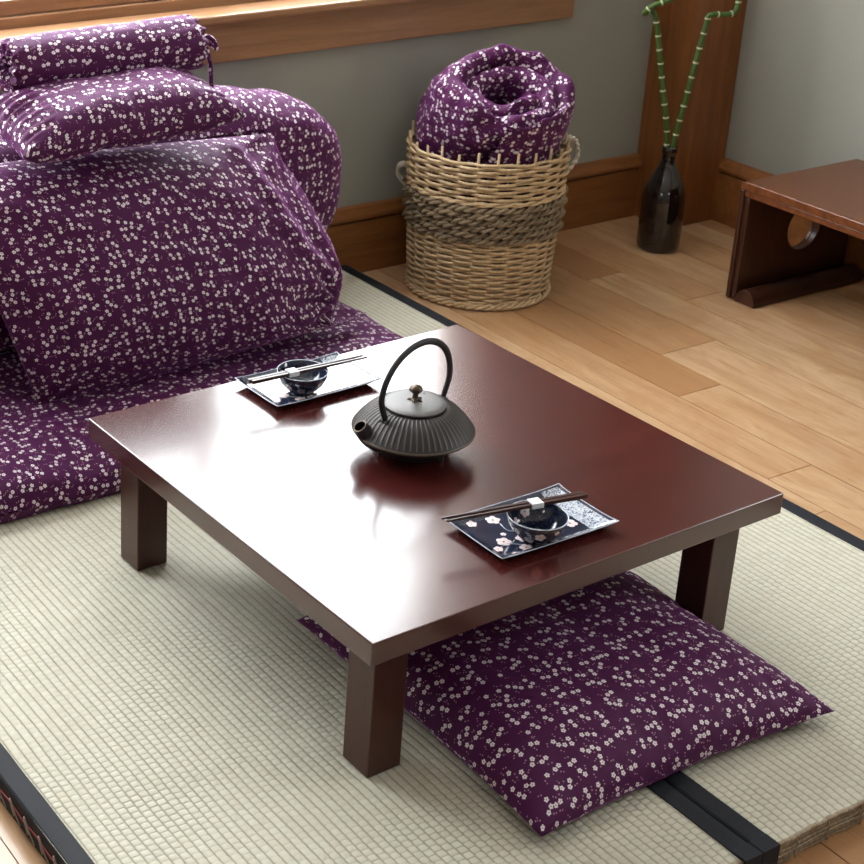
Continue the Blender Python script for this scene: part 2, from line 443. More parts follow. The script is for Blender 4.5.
# right wall with a window out of the picture
RW = (-1.3, -.5, .95, 2.05)
wr = MB().box(U1, U1+TH, V0, RW[0], 0, CH).box(U1, U1+TH, RW[1], V1, 0, CH).box(U1, U1+TH, RW[0], RW[1], 0, RW[2]).box(U1, U1+TH, RW[0], RW[1], RW[3], CH)
st(wr.build('wall_right', MAT['wall'], rz=YAW, smooth=False))
LW = (-1.4, -1.0, 1.4, 2.0)
wl = MB().box(U0-TH, U0, V0, LW[0], 0, CH).box(U0-TH, U0, LW[1], V1, 0, CH).box(U0-TH, U0, LW[0], LW[1], 0, LW[2]).box(U0-TH, U0, LW[0], LW[1], LW[3], CH)
st(wl.build('wall_left', MAT['wall'], rz=YAW, smooth=False))
FW = (.4, .75, 1.5, 2.0)
wf = MB().box(U0-TH, FW[0], V0-TH, V0, 0, CH).box(FW[1], U1+TH, V0-TH, V0, 0, CH).box(FW[0], FW[1], V0-TH, V0, 0, FW[2]).box(FW[0], FW[1], V0-TH, V0, FW[3], CH)
st(wf.build('wall_front', MAT['wall'], rz=YAW, smooth=False))
st(rbox('ceiling', MAT['ceiling'], U0-TH, U1+TH, V0-TH, V1+TH, CH, CH+.1))

# window in the back wall: apron, stool, frame, mullions, panes
w1 = st(empty('window_1', (0,0,0), YAW))
rbox('window_apron', MAT['sill'], WIN_U[0]-.27, 2.124, V1-.021, V1-.001, .672, .782, w1, .003)
rbox('window_sill', MAT['sill'], WIN_U[0]-.30, 2.15, V1-.058, V1+.045, .783, .806, w1, .006)
rbox('window_casing', MAT['sill'], WIN_U[1]-.004, WIN_U[1]+.12, V1-.022, V1-.001, .807, WIN_Z[1]+.1, w1, .003)
rbox('window_casing', MAT['sill'], WIN_U[0]-.12, WIN_U[1]+.12, V1-.022, V1-.001, WIN_Z[1]+.101, WIN_Z[1]+.2, w1, .003)
rbox('window_frame', MAT['sill'], WIN_U[0], WIN_U[1]-.005, V1+.046, V1+.12, .784, .832, w1, .003)
rbox('window_frame', MAT['sill'], WIN_U[0], WIN_U[1]-.005, V1+.046, V1+.12, WIN_Z[1]-.05, WIN_Z[1]-.001, w1, .003)
for um in (-.09, .95, WIN_U[1]-.035, WIN_U[0]+.03):
    rbox('window_mullion', MAT['sill'], um-.025, um+.025, V1+.047, V1+.115, .833, WIN_Z[1]-.051, w1, .003)
for a, b in ((WIN_U[0]+.056, -.116), (-.064, .924), (.976, WIN_U[1]-.061)):
    sash = rbox('window_sash', MAT['sill'], a, b, V1+.06, V1+.1, .833, .872, w1, .003)
    pn = rbox('window_pane', MAT['pane'], a, b, V1+.078, V1+.082, .873, WIN_Z[1]-.052, w1)
def plain_window(name, horiz, rect, wall):
    w = st(empty(name, (0,0,0), YAW)); a0, a1, z0, z1 = rect
    f = MB(); g = MB()
    def bx(mb, a, b, c, d, e=.02, h=.08):
        if horiz: mb.box(a, b, wall+e, wall+h, c, d)
        else: mb.box(wall+e, wall+h, a, b, c, d)
    t_ = .05
    bx(f, a0, a1, z0, z0+t_); bx(f, a0, a1, z1-t_, z1); bx(f, a0, a0+t_, z0+t_, z1-t_); bx(f, a1-t_, a1, z0+t_, z1-t_)
    mid = (a0+a1)/2; bx(f, mid-.02, mid+.02, z0+t_, z1-t_)
    bx(g, a0+t_, a1-t_, z0+t_, z1-t_, .048, .052)
    f.build('window_frame', MAT['sill'], w, smooth=False); g.build('window_pane', MAT['pane'], w, smooth=False)
plain_window('window_2', False, RW, U1)
plain_window('window_3', False, LW, U0-.1)
plain_window('window_4', True, FW, V0-.1)

# baseboards with a grooved cap
prof = [(0, 0), (.021, 0), (.021, .158), (.012, .160), (.012, .165), (.027, .167), (.027, .176), (.020, .184), (.013, .200), (0, .204)]
def baseboard(name, T, l0, l1, rz=YAW):
    return st(MB().prism(prof, l0, l1, T).build(name, MAT['trim'], rz=rz, smooth=False, bevel=.001, fix=True))
PU0, PU1, PV0 = 2.470, 2.660, 1.806      # post corner
baseboard('baseboard_back', lambda a, b, h: (h, V1-.001-a, b), U0, PU0-.0005)
baseboard('baseboard_left', lambda a, b, h: (U0+.001+a, h, b), V0, V1-.03)
def rb(a, b, h): return (U1-.001-a, h, b)
baseboard('baseboard_right', rb, V0, PV0+.012)
baseboard('baseboard_front', lambda a, b, h: (h, V0+.001+a, b), U0+.03, U1-.03)
post = MB().box(PU0, PU1+.0235, PV0, V1-.001, 0, CH-.001).build('trim_1', MAT['post'], rz=YAW, smooth=False, bevel=.003)
st(post)
# narrow painted strip of wall behind the post is wall_right itself

# ------------------------------------------------------------------ tatami mats
MYAW = -.018
def mat_xy(x, y): return (x*cos(MYAW)-y*sin(MYAW), x*sin(MYAW)+y*cos(MYAW))
def tatami(x0, x1, y0, y1, label):
    root = tag(empty('tatami_mat', (0,0,0), MYAW), label, 'tatami mat', 'tatami mats laid side by side')
    bw = .037; nx = 34
    def body_pt(i, j):
        x = x0+.0015 + (x1-x0-.003)*i/nx
        return x, y0 + (y1-y0)*j/60
    b = MB()
    # top surface with a slightly uneven front end
    def top(s, t_):
        x = x0+.0015+(x1-x0-.003)*s; y = y0+(y1-y0)*t_
        z = TT-.0012 + .0012*nz(x*4, y*4, 1)
        if t_ < .02:
            y += .0022*nz(x*45, 3, 7)+.002*nz(x*9, 5, 7)
            z -= .003*(1-t_/.02)
        return (x, y, z)
    b.grid(top, 90, 120)
    b.build('rush_cover', MAT['rush'], root, angle=180)
    c = MB()
    c.box(x0+.003, x1-.003, y0+.006, y1-.004, .001, TT-.006)
    c.grid(lambda s, t_: (x0+.0015+(x1-x0-.003)*s, y0+.002+.0022*nz((x0+(x1-x0)*s)*45, 3, 7)+.002*nz((x0+(x1-x0)*s)*9, 5, 7)
            - .0015*sin(PI*t_)+.001*nz(s*90, t_*4, 2), .001+(TT-.006)*t_), 120, 8)
    c.build('straw_core', MAT['rush_edge'], root, angle=180)
    # lip of bound rush at the front end with cross stitches
    lp = MB(); pts = []
    for i in range(121):
        x = x0+.002+(x1-x0-.004)*i/120
        pts.append((x, y0+.0005+.0022*nz(x*45, 3, 7)+.002*nz(x*9, 5, 7), TT-.007+.0012*nz(x*60, 1, 9)))
    lp.tube(pts, [.0042+.0012*nz(p[0]*140, 4, 4) for p in pts], 7)
    pts = [(p[0], y0-.002+.003*nz(p[0]*9, 5, 7), .021+.001*nz(p[0]*40, 2, 2)) for p in pts]
    lp.tube(pts, .0013, 5)
    x = x0+.08
    while x < x1-.04:
        yy = y0-.002+.003*nz(x*9, 5, 7)
        lp.tube([(x, yy+.003, .042), (x+.004, yy-.002, .03), (x-.002, yy-.003, .018), (x+.003, yy-.001, .004)], .0014, 5)
        x += .075
    lp.build('rush_binding', MAT['rush_edge'], root, angle=180)
    # cloth edging: flat band on top, folded over the long side and down the front end
    for side in (0, 1):
        e = MB(); xa, xb = (x0, x0+bw) if side == 0 else (x1-bw, x1)
        sgn = -1 if side == 0 else 1; xo = x0 if side == 0 else x1; xi = x0+bw if side == 0 else x1-bw
        N = 110
        def rowpts(t_):
            y = y0-.004+(y1-y0+.006)*t_
            w = .0009*nz(y*14, side, 3); zt = TT+.0012+.0006*nz(y*9, side, 8)
            zin = zt-.0004
            return [(xi+w, y, TT-.003), (xi+w, y, zin), ((xi+xo)/2, y, zt+.0005), (xo-sgn*.004, y, zt), (xo, y, zt-.004), (xo, y, .003), (xo-sgn*.006, y, .003)]
        K = 7
        vs = []; 
        for j in range(N+1): vs += rowpts(j/N)
        fs = []
        for j in range(N):
            for k in range(K-1):
                q = (j*K+k, j*K+k+1, (j+1)*K+k+1, (j+1)*K+k)
                fs.append(q if side == 1 else q[::-1])
        e.add(vs, fs)
        # folded end over the front face
        lo, hi = min(xi, xo), max(xi, xo)
        e.box(lo+.0005, hi, y0-.0085, y0-.004, .002, TT+.0012)
        e.box(lo+.0005, hi, y0-.0085, y0+.02, TT-.001, TT+.0017)
        band = e.build('edge_band', MAT['band'], root, bevel=.0008, angle=60)
        # waxed cord stitches on the long side and a red thread
        if side == 0:
            s_ = MB(); y = y0+.02; 
            while y < y1-.05:
                X_ = xo-.0035
                s_.tube(spline([(xo-.0015, y-.026, .008), (X_, y-.014, .022), (X_-.001, y+.002, .041), (X_, y+.0035, .034), (xo-.0015, y-.004, .012)], 4), .0013, 5)
                y += .050
            s_.build('cord_stitching', MAT['cord'], band, angle=180)
            r_ = MB(); r_.tube([(xo-.0022, y0+.01+(y1-y0-.03)*i/90, .030+.002*sin(i*1.7)) for i in range(91)], .0011, 5)
            r_.build('thread', MAT['red_thread'], band, angle=180)
    return root
tatami(-.452, .4505, -1.55+1.17, 1.90, 'rush tatami mat with cord-stitched dark edging, the one under the teapot')
tatami(.4515, 1.352, -.38, 1.90, 'rush tatami mat between the low table and the wooden floor, its straw front end showing')

# ------------------------------------------------------------------ the low table
TW, TD, TH_, TTH, LI, LS = .903, .870, .2904+TT, .0407, .0445, .0657
tb = tag(empty('low_table', (TW/2, TD/2, TT)), 'low square dark red lacquered table on four block legs, set for tea', 'low table')
MB().box(-TW/2, TW/2, -TD/2, TD/2, TH_-TTH-TT, TH_-TT).build('tabletop', MAT['table'], tb, smooth=False, bevel=.0022, bseg=3)
for sx in (-1, 1):
    for sy in (-1, 1):
        cx, cy = sx*(TW/2-LI-LS/2), sy*(TD/2-LI-LS/2)
        MB().box(cx-LS/2, cx+LS/2, cy-LS/2, cy+LS/2, .0005, TH_-TTH-TT-.0002).build('leg', MAT['leg'], tb, smooth=False, bevel=.002, bseg=2)

# ------------------------------------------------------------------ walnut reading desk at the right
DU0, DU1, DV0, DV1, DH = 2.195, 2.650, .33, 1.313, .345
dk = tag(empty('reading_desk', room((DU0+DU1)/2, (DV0+DV1)/2, 0), YAW), 'low walnut desk with round holes through its end panels, against the right wall', 'desk')
du, dv = (DU1-DU0)/2, (DV1-DV0)/2
b = MB()
# rounded top profile across v: outer board and an inset under-board
def desk_prof(h, rr, drop, inset, k=7):
    pts = [(-dv+inset, h-drop)]
    for i in range(k+1):
        a = PI-PI/2*i/k; pts.append((-dv+inset+rr+rr*cos(a), h-rr+rr*sin(a)))
    for i in range(k+1):
        a = PI/2-PI/2*i/k; pts.append((dv-inset-rr+rr*cos(a), h-rr+rr*sin(a)))
    pts.append((dv-inset, h-drop)); return pts
top = MB().prism(desk_prof(DH, .014, .024, 0), -du, du, lambda a, b_, h: (h, a, b_))
top.build('desk_top', MAT['desk'], dk, smooth=True, bevel=.003, bseg=3, angle=30, fix=True)
MB().prism(desk_prof(DH-.0235, .012, .020, .006), -du+.004, du-.004, lambda a, b_, h: (h, a, b_)).build('under_board', MAT['desk'], dk, smooth=True, bevel=.003, angle=30, fix=True)
for sgn in (1, -1):
    vo = sgn*(dv-.0125); vi = sgn*(dv-.030)
    hz, hr = .178, .066; hx = .022
    # end panel with a round hole: ring of quads between hole and rectangle
    N = 64; z0, z1 = .004, DH-.0455
    def rectpt(a):
        c_, s_ = cos(a), sin(a); hw = du-.006
        t1 = hw/abs(c_) if abs(c_) > 1e-6 else 9; t2 = ((z1-hz) if s_ > 0 else (hz-z0))/abs(s_) if abs(s_) > 1e-6 else 9
        t_ = min(t1, t2); return (t_*c_, hz+t_*s_)
    angs = sorted([2*PI*i/N for i in range(N)] + [math.atan2(zz-hz, uu) % (2*PI) for uu in (-du+.006, du-.006) for zz in (z0, z1)])
    n = len(angs); vs = []
    for a in angs:
        r_ = rectpt(a); h_ = (hx+hr*cos(a), hz+hr*sin(a))
        vs += [(h_[0], vo, h_[1]), (h_[0], vi, h_[1]), (r_[0], vo, r_[1]), (r_[0], vi, r_[1])]
    fs = []
    for i in range(n):
        j = (i+1) % n; A, B = 4*i, 4*j
        fs += [(A, B, B+2, A+2), (A+1, A+3, B+3, B+1), (A, A+1, B+1, B), (A+2, B+2, B+3, A+3)]
    p = MB().add(vs, fs).build('end_panel', MAT['desk_side'], dk, smooth=True, bevel=.002, angle=30, fix=True)
    vo2, vi2 = sgn*dv, sgn*(dv-.0130); vs2 = []
    for i, (x, y, zz) in enumerate(vs):
        yy = vo2 if i % 2 == 0 else vi2
        if i % 4 >= 2: x = x*du/(du-.006); zz = zz if zz < .1 else DH-.0242
        vs2.append((x, yy, zz))
    MB().add(vs2, fs).build('outer_panel', MAT['desk_side'], dk, smooth=True, bevel=.002, angle=30, fix=True)
    # half-round foot bar along the inside
    fp = []
    R_ = .034
    for i in range(13):
        a = PI*i/12; fp.append((-sgn*(R_*cos(a)) if False else R_*cos(a), R_*1.15*sin(a)))
    fp = [(x, z+.004) for x, z in fp]+[(-R_, .001), (R_, .001)]
    cv = sgn*(dv-.0302-R_)
    MB().prism(fp, -du+.004, du-.004, lambda a, b_, h, cv=cv: (h, cv+a, b_)).build('foot_bar', MAT['desk_side'], dk, smooth=True, bevel=.001, angle=40, fix=True)

# ------------------------------------------------------------------ soft things
def pillow(hw, hd, T, Tb, nu=90, nv=90, pinch=.10, p=3.2, q=.52, wr=.004, seed=1, warp=None, ear=.0, edge_z=.0):
    """closed cushion: two sheets joined at the seam; UV in metres on the flat cloth"""
    mb = MB()
    def pt(s, t_, side):
        s_, tt = s*2-1, t_*2-1
        x = hw*s_*(1-pinch*(1-tt*tt)*abs(s_)**2); y = hd*tt*(1-pinch*(1-s_*s_)*abs(tt)**2)
        pr = max(0, (1-abs(s_)**p)*(1-abs(tt)**p))**q
        e = max(abs(s_), abs(tt))
        w = (nz(x*7, y*7, seed)*1.6+nz(x*16, y*16, seed+5)*.8)*wr*min(1, pr*2.5)
        # folds running inwards from the seam
        along = tt if abs(s_) > abs(tt) else s_
        fold = nz(along*9+seed*3, seed, side)*wr*1.6*sm(.5, .85, e)*(1-sm(.93, 1., e))
        z = side*((T if side > 0 else Tb)*pr + fold) + w
        if ear:
            k = (abs(s_)*abs(tt))**6; z += ear*k
        z += edge_z
        P = (x, y, z)
        return warp(P, s_, tt, side) if warp else P
    mb.arcgrid(lambda a, b: pt(a, b, 1), nu, nv, seed*.37, seed*.11)
    mb2 = lambda a, b: pt(1-a, b, -1)
    mb.arcgrid(mb2, nu, nv, 3.1+seed*.2, 1.7)
    return mb

# front floor cushion (zabuton)
zb_c = Vector((.490, .098, 0))
def zwarp(P, s, t_, side):
    x, y, z = P
    z = max(z, TT+.0015)
    return (x, y, z)
zb = pillow(.317, .329, .080, .046, 110, 110, pinch=.055, p=3.4, q=.50, wr=.0035, seed=2,
            warp=lambda P, s, t_, side: (P[0], P[1], max(P[2], .0012)), edge_z=.026)
z_o = zb.build('floor_cushion', MAT['fabric'], loc=(zb_c.x, zb_c.y, TT), rz=-.035, angle=180, fix=True)
tag(z_o, 'flat square plum floor cushion with blossom print lying partly under the low table', 'cushion')

# floor futon
FX0, FX1, FY0, FY1 = -1.15, 1.165, 1.032, 1.80
def fwarp(P, s, t_, side):
    x, y, z = P
    if side > 0:
        z += .012*nz(x*3, y*3, 4)+.006*nz(x*9, y*9, 8)
        # slumping folds near the front edge
        k = sm(-.45, -.95, t_) if False else max(0, min(1, (-t_-.35)/.5))
        z += .010*nz(x*5+y*4, y*9, 21)*k
    y += .02*nz(x*2.3, 5, side*0+3)*(-t_ if t_ < 0 else 0)
    return (x, y, max(z, .0015))
ft = pillow((FX1-FX0)/2, (FY1-FY0)/2, .066, .05, 190, 80, pinch=.022, p=7, q=.42, wr=.004, seed=3, warp=fwarp, edge_z=.026)
f_o = ft.build('floor_mattress', MAT['fabric'], loc=((FX0+FX1)/2, (FY0+FY1)/2, TT), rz=-.012, angle=180, fix=True)
tag(f_o, 'wide thin plum blossom print mattress lying on the tatami behind the low table', 'mattress')

# rolled futon bolster behind the leaning cushion
def seg_roll(cx, cy, cz, hx, ry, rz_, nend, seed, squash=2.4, nu=150, nv=90, wr=.006, lean=None):
    mb = MB()
    def pt(a, b):
        s = -cos(PI*b); s = math.copysign(abs(s)**.72, s)
        k = max(0, 1-abs(s)**nend)**(1/nend*1.25)
        th = 2*PI*a; c_, s_ = cos(th), sin(th)
        e = 2/squash
        yy = math.copysign(abs(c_)**e, c_)*ry*k; zz = math.copysign(abs(s_)**e, s_)*rz_*k
        x = hx*s
        w = wr*(nz(x*5, yy*6+zz*3, seed)*1.7+nz(x*13, yy*12, zz*12+seed)*.8)
        L = Vector((0, c_, s_))
        P = Vector((x, yy, zz))+L*w
        if lean: P = lean(P)
        return (cx+P.x, cy+P.y, cz+P.z)
    mb.grid(pt, nu, nv, None, closeu=True)
    return mb
zt = .69
def rl(P):
    # shoulder slopes down towards the right end, base spreads
    if P.z > 0: P = Vector((P.x, P.y, P.z*(1 - .17*(1-sm(.38, .66, P.x)) - .05*sm(.80, .95, P.x))))
    return P
rf = seg_roll(.22, 1.700, .420, .965, .170, .285, 3.4, 11, squash=3.0, wr=.010, lean=rl)
r_o = rf.build('rolled_futon', MAT['fabric'], boxuv=True, angle=180, fix=True)
tag(r_o, 'big rounded folded futon in plum blossom cloth behind the leaning cushion, below the window', 'futon')

# large leaning cushion
def bez(P, n=40): return spline(P, n)
Rc = bez([(1.050, 1.355, .165), (.905, 1.306, .176), (.958, 1.350, .283), (.925, 1.405, .390), (.870, 1.450, .500), (.842, 1.500, .612)], 24)
Lc = bez([(.135, 1.345, .132), (.095, 1.345, .25), (.050, 1.385, .395), (-.01, 1.46, .52), (-.10, 1.53, .64)], 24)
# lower seam
Bc0, Bc1 = Vector((.135, 1.375, .140)), Vector((1.055, 1.335, .150))
def at(Cv, t_):
    f_ = t_*(len(Cv)-1); i = min(int(f_), len(Cv)-2); return Cv[i].lerp(Cv[i+1], f_-i)
nrm = Vector((.0, -.90, .42)).normalized()
def lean_pt(s, t_, side):
    l, r_ = at(Lc, t_), at(Rc, t_)
    # straightened edges away from the sides
    ls, rs = Lc[0].lerp(Lc[-1], t_), Vector((.935, 1.318, .14)).lerp(Vector((.845, 1.50, .61)), t_)
    base = ls.lerp(rs, s) + (l-ls)*(1-s)**4 + (r_-rs)*s**(5-3*(1-sm(.04, .2, t_)))
    base.z += .010*sin(PI*s)*t_
    s_, tt = 2*s-1, 2*t_-1
    pr = max(0, (1-abs(s_)**2.5)*(1-abs(tt)**3.0))**.72
    e = max(abs(s_), abs(tt))
    w = .007*nz(s*5, t_*4, 31)*pr + .006*nz(s*11+t_*4, t_*8, 37)*min(1, pr*2)
    # diagonal ridge from the top right corner to the right side corner
    d = (s-.84) + (1-t_)*(-.10); ridge = .016*math.exp(-(d/.03)**2)*sm(.25, .5, t_)*(1-sm(.93, 1, t_))
    drag = .007*sin((s*1.0+(1-t_)*.35)*34)*math.exp(-((t_-.86)/.14)**2)*(1-s)**2
    fold = .010*nz(s*9+4, t_*9, 3+side)*sm(.45, .85, e)*(1-sm(.95, 1, e))
    def rays(s0, t0, n, amp, reach, ph):
        dx, dy = (s-s0)*1.5, (t_-t0); r_ = math.hypot(dx, dy)
        return amp*sin(math.atan2(dy, dx)*n+ph)*math.exp(-r_/reach)*sm(.0, .10, r_)*min(1, pr*4)
    fold += rays(1.0, .30, 9, .020, .20, .4)+rays(0, .93, 10, .014, .22, 1.0)+rays(0, 0, 11, .018, .12, .2)+rays(1.0, 1.0, 8, .016, .20, .2)
    fold += .012*sm(.70, .86, s)*(1-sm(.96, 1, s))*(1-sm(.05, .15, t_))*sm(0, .02, t_)
    if side > 0: off = .150*pr*(1-.55*sm(.70, 1, s)*(1-.6*t_)) + w + fold + ridge + drag
    else: off = -.045*pr + w
    P = base + nrm*off
    if side < 0:      # the side of the cushion swells out behind its front seam
        bul = sm(.70, .90, s)*(1-sm(.93, 1.0, s))*sm(.05, .30, t_)*(1-.55*sm(.75, 1, t_))
        P += Vector((.115, .055, .0))*bul
    # sag at the bottom
    P.z -= .022*pr*max(0, 1-t_*2.2) if side > 0 else 0
    P.z = max(P.z, .134)
    return tuple(P)
lp_ = MB()
lp_.arcgrid(lambda a, b: lean_pt(a, b, 1), 140, 100, .3, .9)
lp_.arcgrid(lambda a, b: lean_pt(1-a, b, -1), 140, 100, 2.3, .9)
l_o = lp_.build('leaning_cushion', MAT['fabric'], angle=180, fix=True)
tag(l_o, 'large rectangular plum cushion leaning back on the rolled futon, facing the low table', 'cushion')

# small pillow on the rolled futon
def spw(P, s, t_, side):
    x, y, z = P
    return (x, y, z)
sp = pillow(.272, .128, .080, .050, 110, 80, pinch=.04, p=3.6, q=.50, wr=.006, seed=6, edge_z=0)
sp_o = sp.build('small_pillow', MAT['fabric'], loc=(.392, 1.478, .722), angle=180, fix=True)
sp_o.rotation_euler = (math.radians(6), math.radians(-1.5), .0)
tag(sp_o, 'small plump plum blossom pillow lying on the rolled futon, under the tied bolster', 'pillow')

# tied bolster on top
bol = tag(empty('neck_bolster', (.436, 1.592, .830), .0), 'cylindrical plum bolster with tied ends, topmost of the pillow stack below the window', 'bolster')
BL, BR = .243, .064
b = MB()
def bolpt(a, t_):
    # t_ from left cap centre to right cap centre
    th = 2*PI*a
    segs = [(0, .008), (.06, .020), (.14, BR*.86), (.19, BR), (.81, BR), (.86, BR*.9), (.94, .020), (1, .008)]
    xs = [(0, -BL+.016), (.06, -BL+.004), (.14, -BL), (.19, -BL+.018), (.81, BL-.018), (.86, BL), (.94, BL-.004), (1, BL-.016)]
    def ip(tab):
        for (a0, v0), (a1, v1) in zip(tab[:-1], tab[1:]):
            if t_ <= a1: return v0+(v1-v0)*sm(0, 1, (t_-a0)/(a1-a0)) if tab is segs else v0+(v1-v0)*(t_-a0)/(a1-a0)
        return tab[-1][1]
    r_ = ip(segs); x = ip(xs)
    endk = 1 if (t_ < .19 or t_ > .81) else 0
    gather = .0035*sin(th*11)*(1 if t_ < .17 or t_ > .83 else .25*(1-sm(.19, .3, t_))+.25*sm(.7, .81, t_))
    r_ += gather*min(1, r_/.03) + .004*nz(x*9, cos(th)*2, sin(th)*2+9)
    x += (.004*sin(th*11+1) if endk else 0)
    return (x, r_*cos(th), r_*sin(th)*(.97))
b.grid(bolpt, 110, 120, lambda a, t_: (2*PI*BR*a+.05, .62*t_+.4), closeu=True)
b.build('bolster_body', MAT['fabric'], bol, angle=180)
# ties
tl = MB()
tl.tube(spline([(BL-.012, 0, 0), (BL+.012, -.004, -.002), (BL+.028, -.008, .012), (BL+.046, -.012, .000), (BL+.052, -.014, -.018), (BL+.043, -.012, -.012), (BL+.026, -.006, .004)], 8), .0055, 8)
tl.tube(spline([(BL+.004, -.002, 0), (BL+.022, -.01, -.004), (BL+.032, -.02, -.050), (BL+.036, -.02, -.095), (BL+.040, -.022, -.122)], 8), [.0045+.0012*(i/32) for i in range(33)], 8)
tl.build('tie', MAT['fabric'], bol, boxuv=True, angle=180)
tl = MB()
tl.tube(spline([(-BL+.012, 0, 0), (-BL-.014, -.006, .002), (-BL-.020, -.02, -.02), (-BL-.008, -.042, -.038), (-BL+.006, -.052, -.055)], 8), .0055, 8)
tl.tube(spline([(-BL+.01, 0, .0), (-BL-.012, -.012, .012), (-BL-.010, -.022, .030)], 8), .0055, 8)
tl.build('tie', MAT['fabric'], bol, boxuv=True, angle=180)

# ------------------------------------------------------------------ basket
BX, BY = 1.689, 1.671
bk = tag(empty('wicker_basket', (BX, BY, 0)), 'round willow basket with a dark rope band and two rope handles, by the baseboard', 'basket')
BH = .435
def brad(z): return .190 + .026*(z/BH)**.9
NS = 26
def weave_ring(mb, z, r0, amp, ph, tr, segs=NS*6, flat=1.0, waves=NS/2, zj=.0):
    pts = []
    for i in range(segs):
        th = 2*PI*i/segs
        r_ = r0 + amp*sin(waves*th+ph)
        pts.append((r_*cos(th), r_*sin(th), z+zj*nz(cos(th)*3, sin(th)*3, z*40)))
    mb.tube(pts, [tr*(1+.18*nz(i*.35, z*90, 3)) for i in range(segs)], 6, closed=True)
wv = MB()
z = .022; k = 0
while z < .192:
    weave_ring(wv, z, brad(z), .0048, k*PI, .0042, zj=.003); z += .0088; k += 1
z = .312
while z < BH-.006:
    weave_ring(wv, z, brad(z), .0052, k*PI, .0048, zj=.004); z += .0108; k += 1
wv.build('willow_weave', MAT['wicker'], bk, angle=180)
# inner lining surface keeps the weave from being see-through where dense
stk = MB()
for i in range(NS):
    th = 2*PI*i/NS+PI/NS*.0
    top = BH+random.uniform(.002, .022)
    stk.tube([((brad(z_)-.0005)*cos(th), (brad(z_)-.0005)*sin(th), z_) for z_ in [.01+(top-.01)*j/8 for j in range(9)]], .0036, 6)
stk.build('stake_ring', MAT['stake'], bk, angle=180)
bs = MB()
bs.lathe([(0.0, .008), (.186, .008), (.186, .014), (0.0, .014)], 48)
bs.build('basket_base', MAT['stake'], bk)
# plaited foot and rim: twisted pairs
def twisted(mb, zc, r0, tr, amp, turns, strands=2, segs=420, zs=1.0):
    for s_ in range(strands):
        ph = 2*PI*s_/strands; pts = []
        for i in range(segs):
            th = 2*PI*i/segs; a = turns*th+ph
            pts.append(((r0+amp*cos(a))*cos(th), (r0+amp*cos(a))*sin(th), zc+amp*zs*sin(a)))
        mb.tube(pts, tr, 6, closed=True)
ft_ = MB(); twisted(ft_, .011, .197, .0048, .0055, 16, 3); 
rm_ = MB(); twisted(rm_, .309, brad(.305)+.003, .0045, .004, 14, 2); rm_.build('plaited_ring', MAT['wicker'], bk, angle=180)
ft_.build('plaited_foot', MAT['wicker'], bk, angle=180)
rp = MB(); z = .204; k = 0
for k in range(6):
    zc = .203+k*.0180
    for s_ in range(2):
        pts = []; segs = NS*12
        for i in range(segs):
            th = 2*PI*i/segs; a = (NS+.0)*th + PI*s_ + k*.9
            rr = brad(zc)+.006+.0056*cos(a)+.0050*sin(NS/2*th+k*PI)
            pts.append((rr*cos(th), rr*sin(th), zc+.0050*sin(a)+.0022*sin(NS/2*th+k*PI)))
        rp.tube(pts, .0052, 7, closed=True)
bk_ = MB(); bk_.lathe([(brad(.198)-.004, .198), (brad(.30)-.004, .30)], 64); bk_.f = bk_.f[:64]; bk_.build('band_gap_shade', MAT['rope_gap_shade'], bk, angle=180)  # dark sheet behind the ropes, painting the shade in their gaps
rp.build('rope_band', MAT['rope'], bk, angle=180)
def handle(ang, dz=0.0, k=1.0):
    d = Vector((cos(ang), sin(ang), 0)); q = Vector((-sin(ang), cos(ang), 0)); mb = MB(); path = []
    R0 = brad(.34)+.004
    path = spline([d*(R0-.006)+Vector((0,0,.318)), d*(R0+.018)+q*.004+Vector((0,0,.335)), d*(R0+.045)+q*.012+Vector((0,0,.372)), d*(R0+.042)+q*.020+Vector((0,0,.410)),
                   d*(R0+.020)+q*.022+Vector((0,0,.424)), d*(R0-.004)+q*.02+Vector((0,0,.415))], 14)
    path = [d*R0+(P-d*R0-Vector((0,0,.318)))*k+Vector((0,0,.318+dz)) for P in path]
    for s_ in range(2):
        pts = []
        for i, P in enumerate(path):
            a = i*.55+PI*s_; pts.append(P + q*.0042*cos(a) + Vector((0,0,1))*.0042*sin(a))
        mb.tube(pts, .0052, 7)
    mb.build('rope_handle', MAT['pale_rope'], bk, angle=180)
handle(math.atan2(-.53, .85)+.10)
handle(math.atan2(.53, -.85)-.30, -.045, .62)

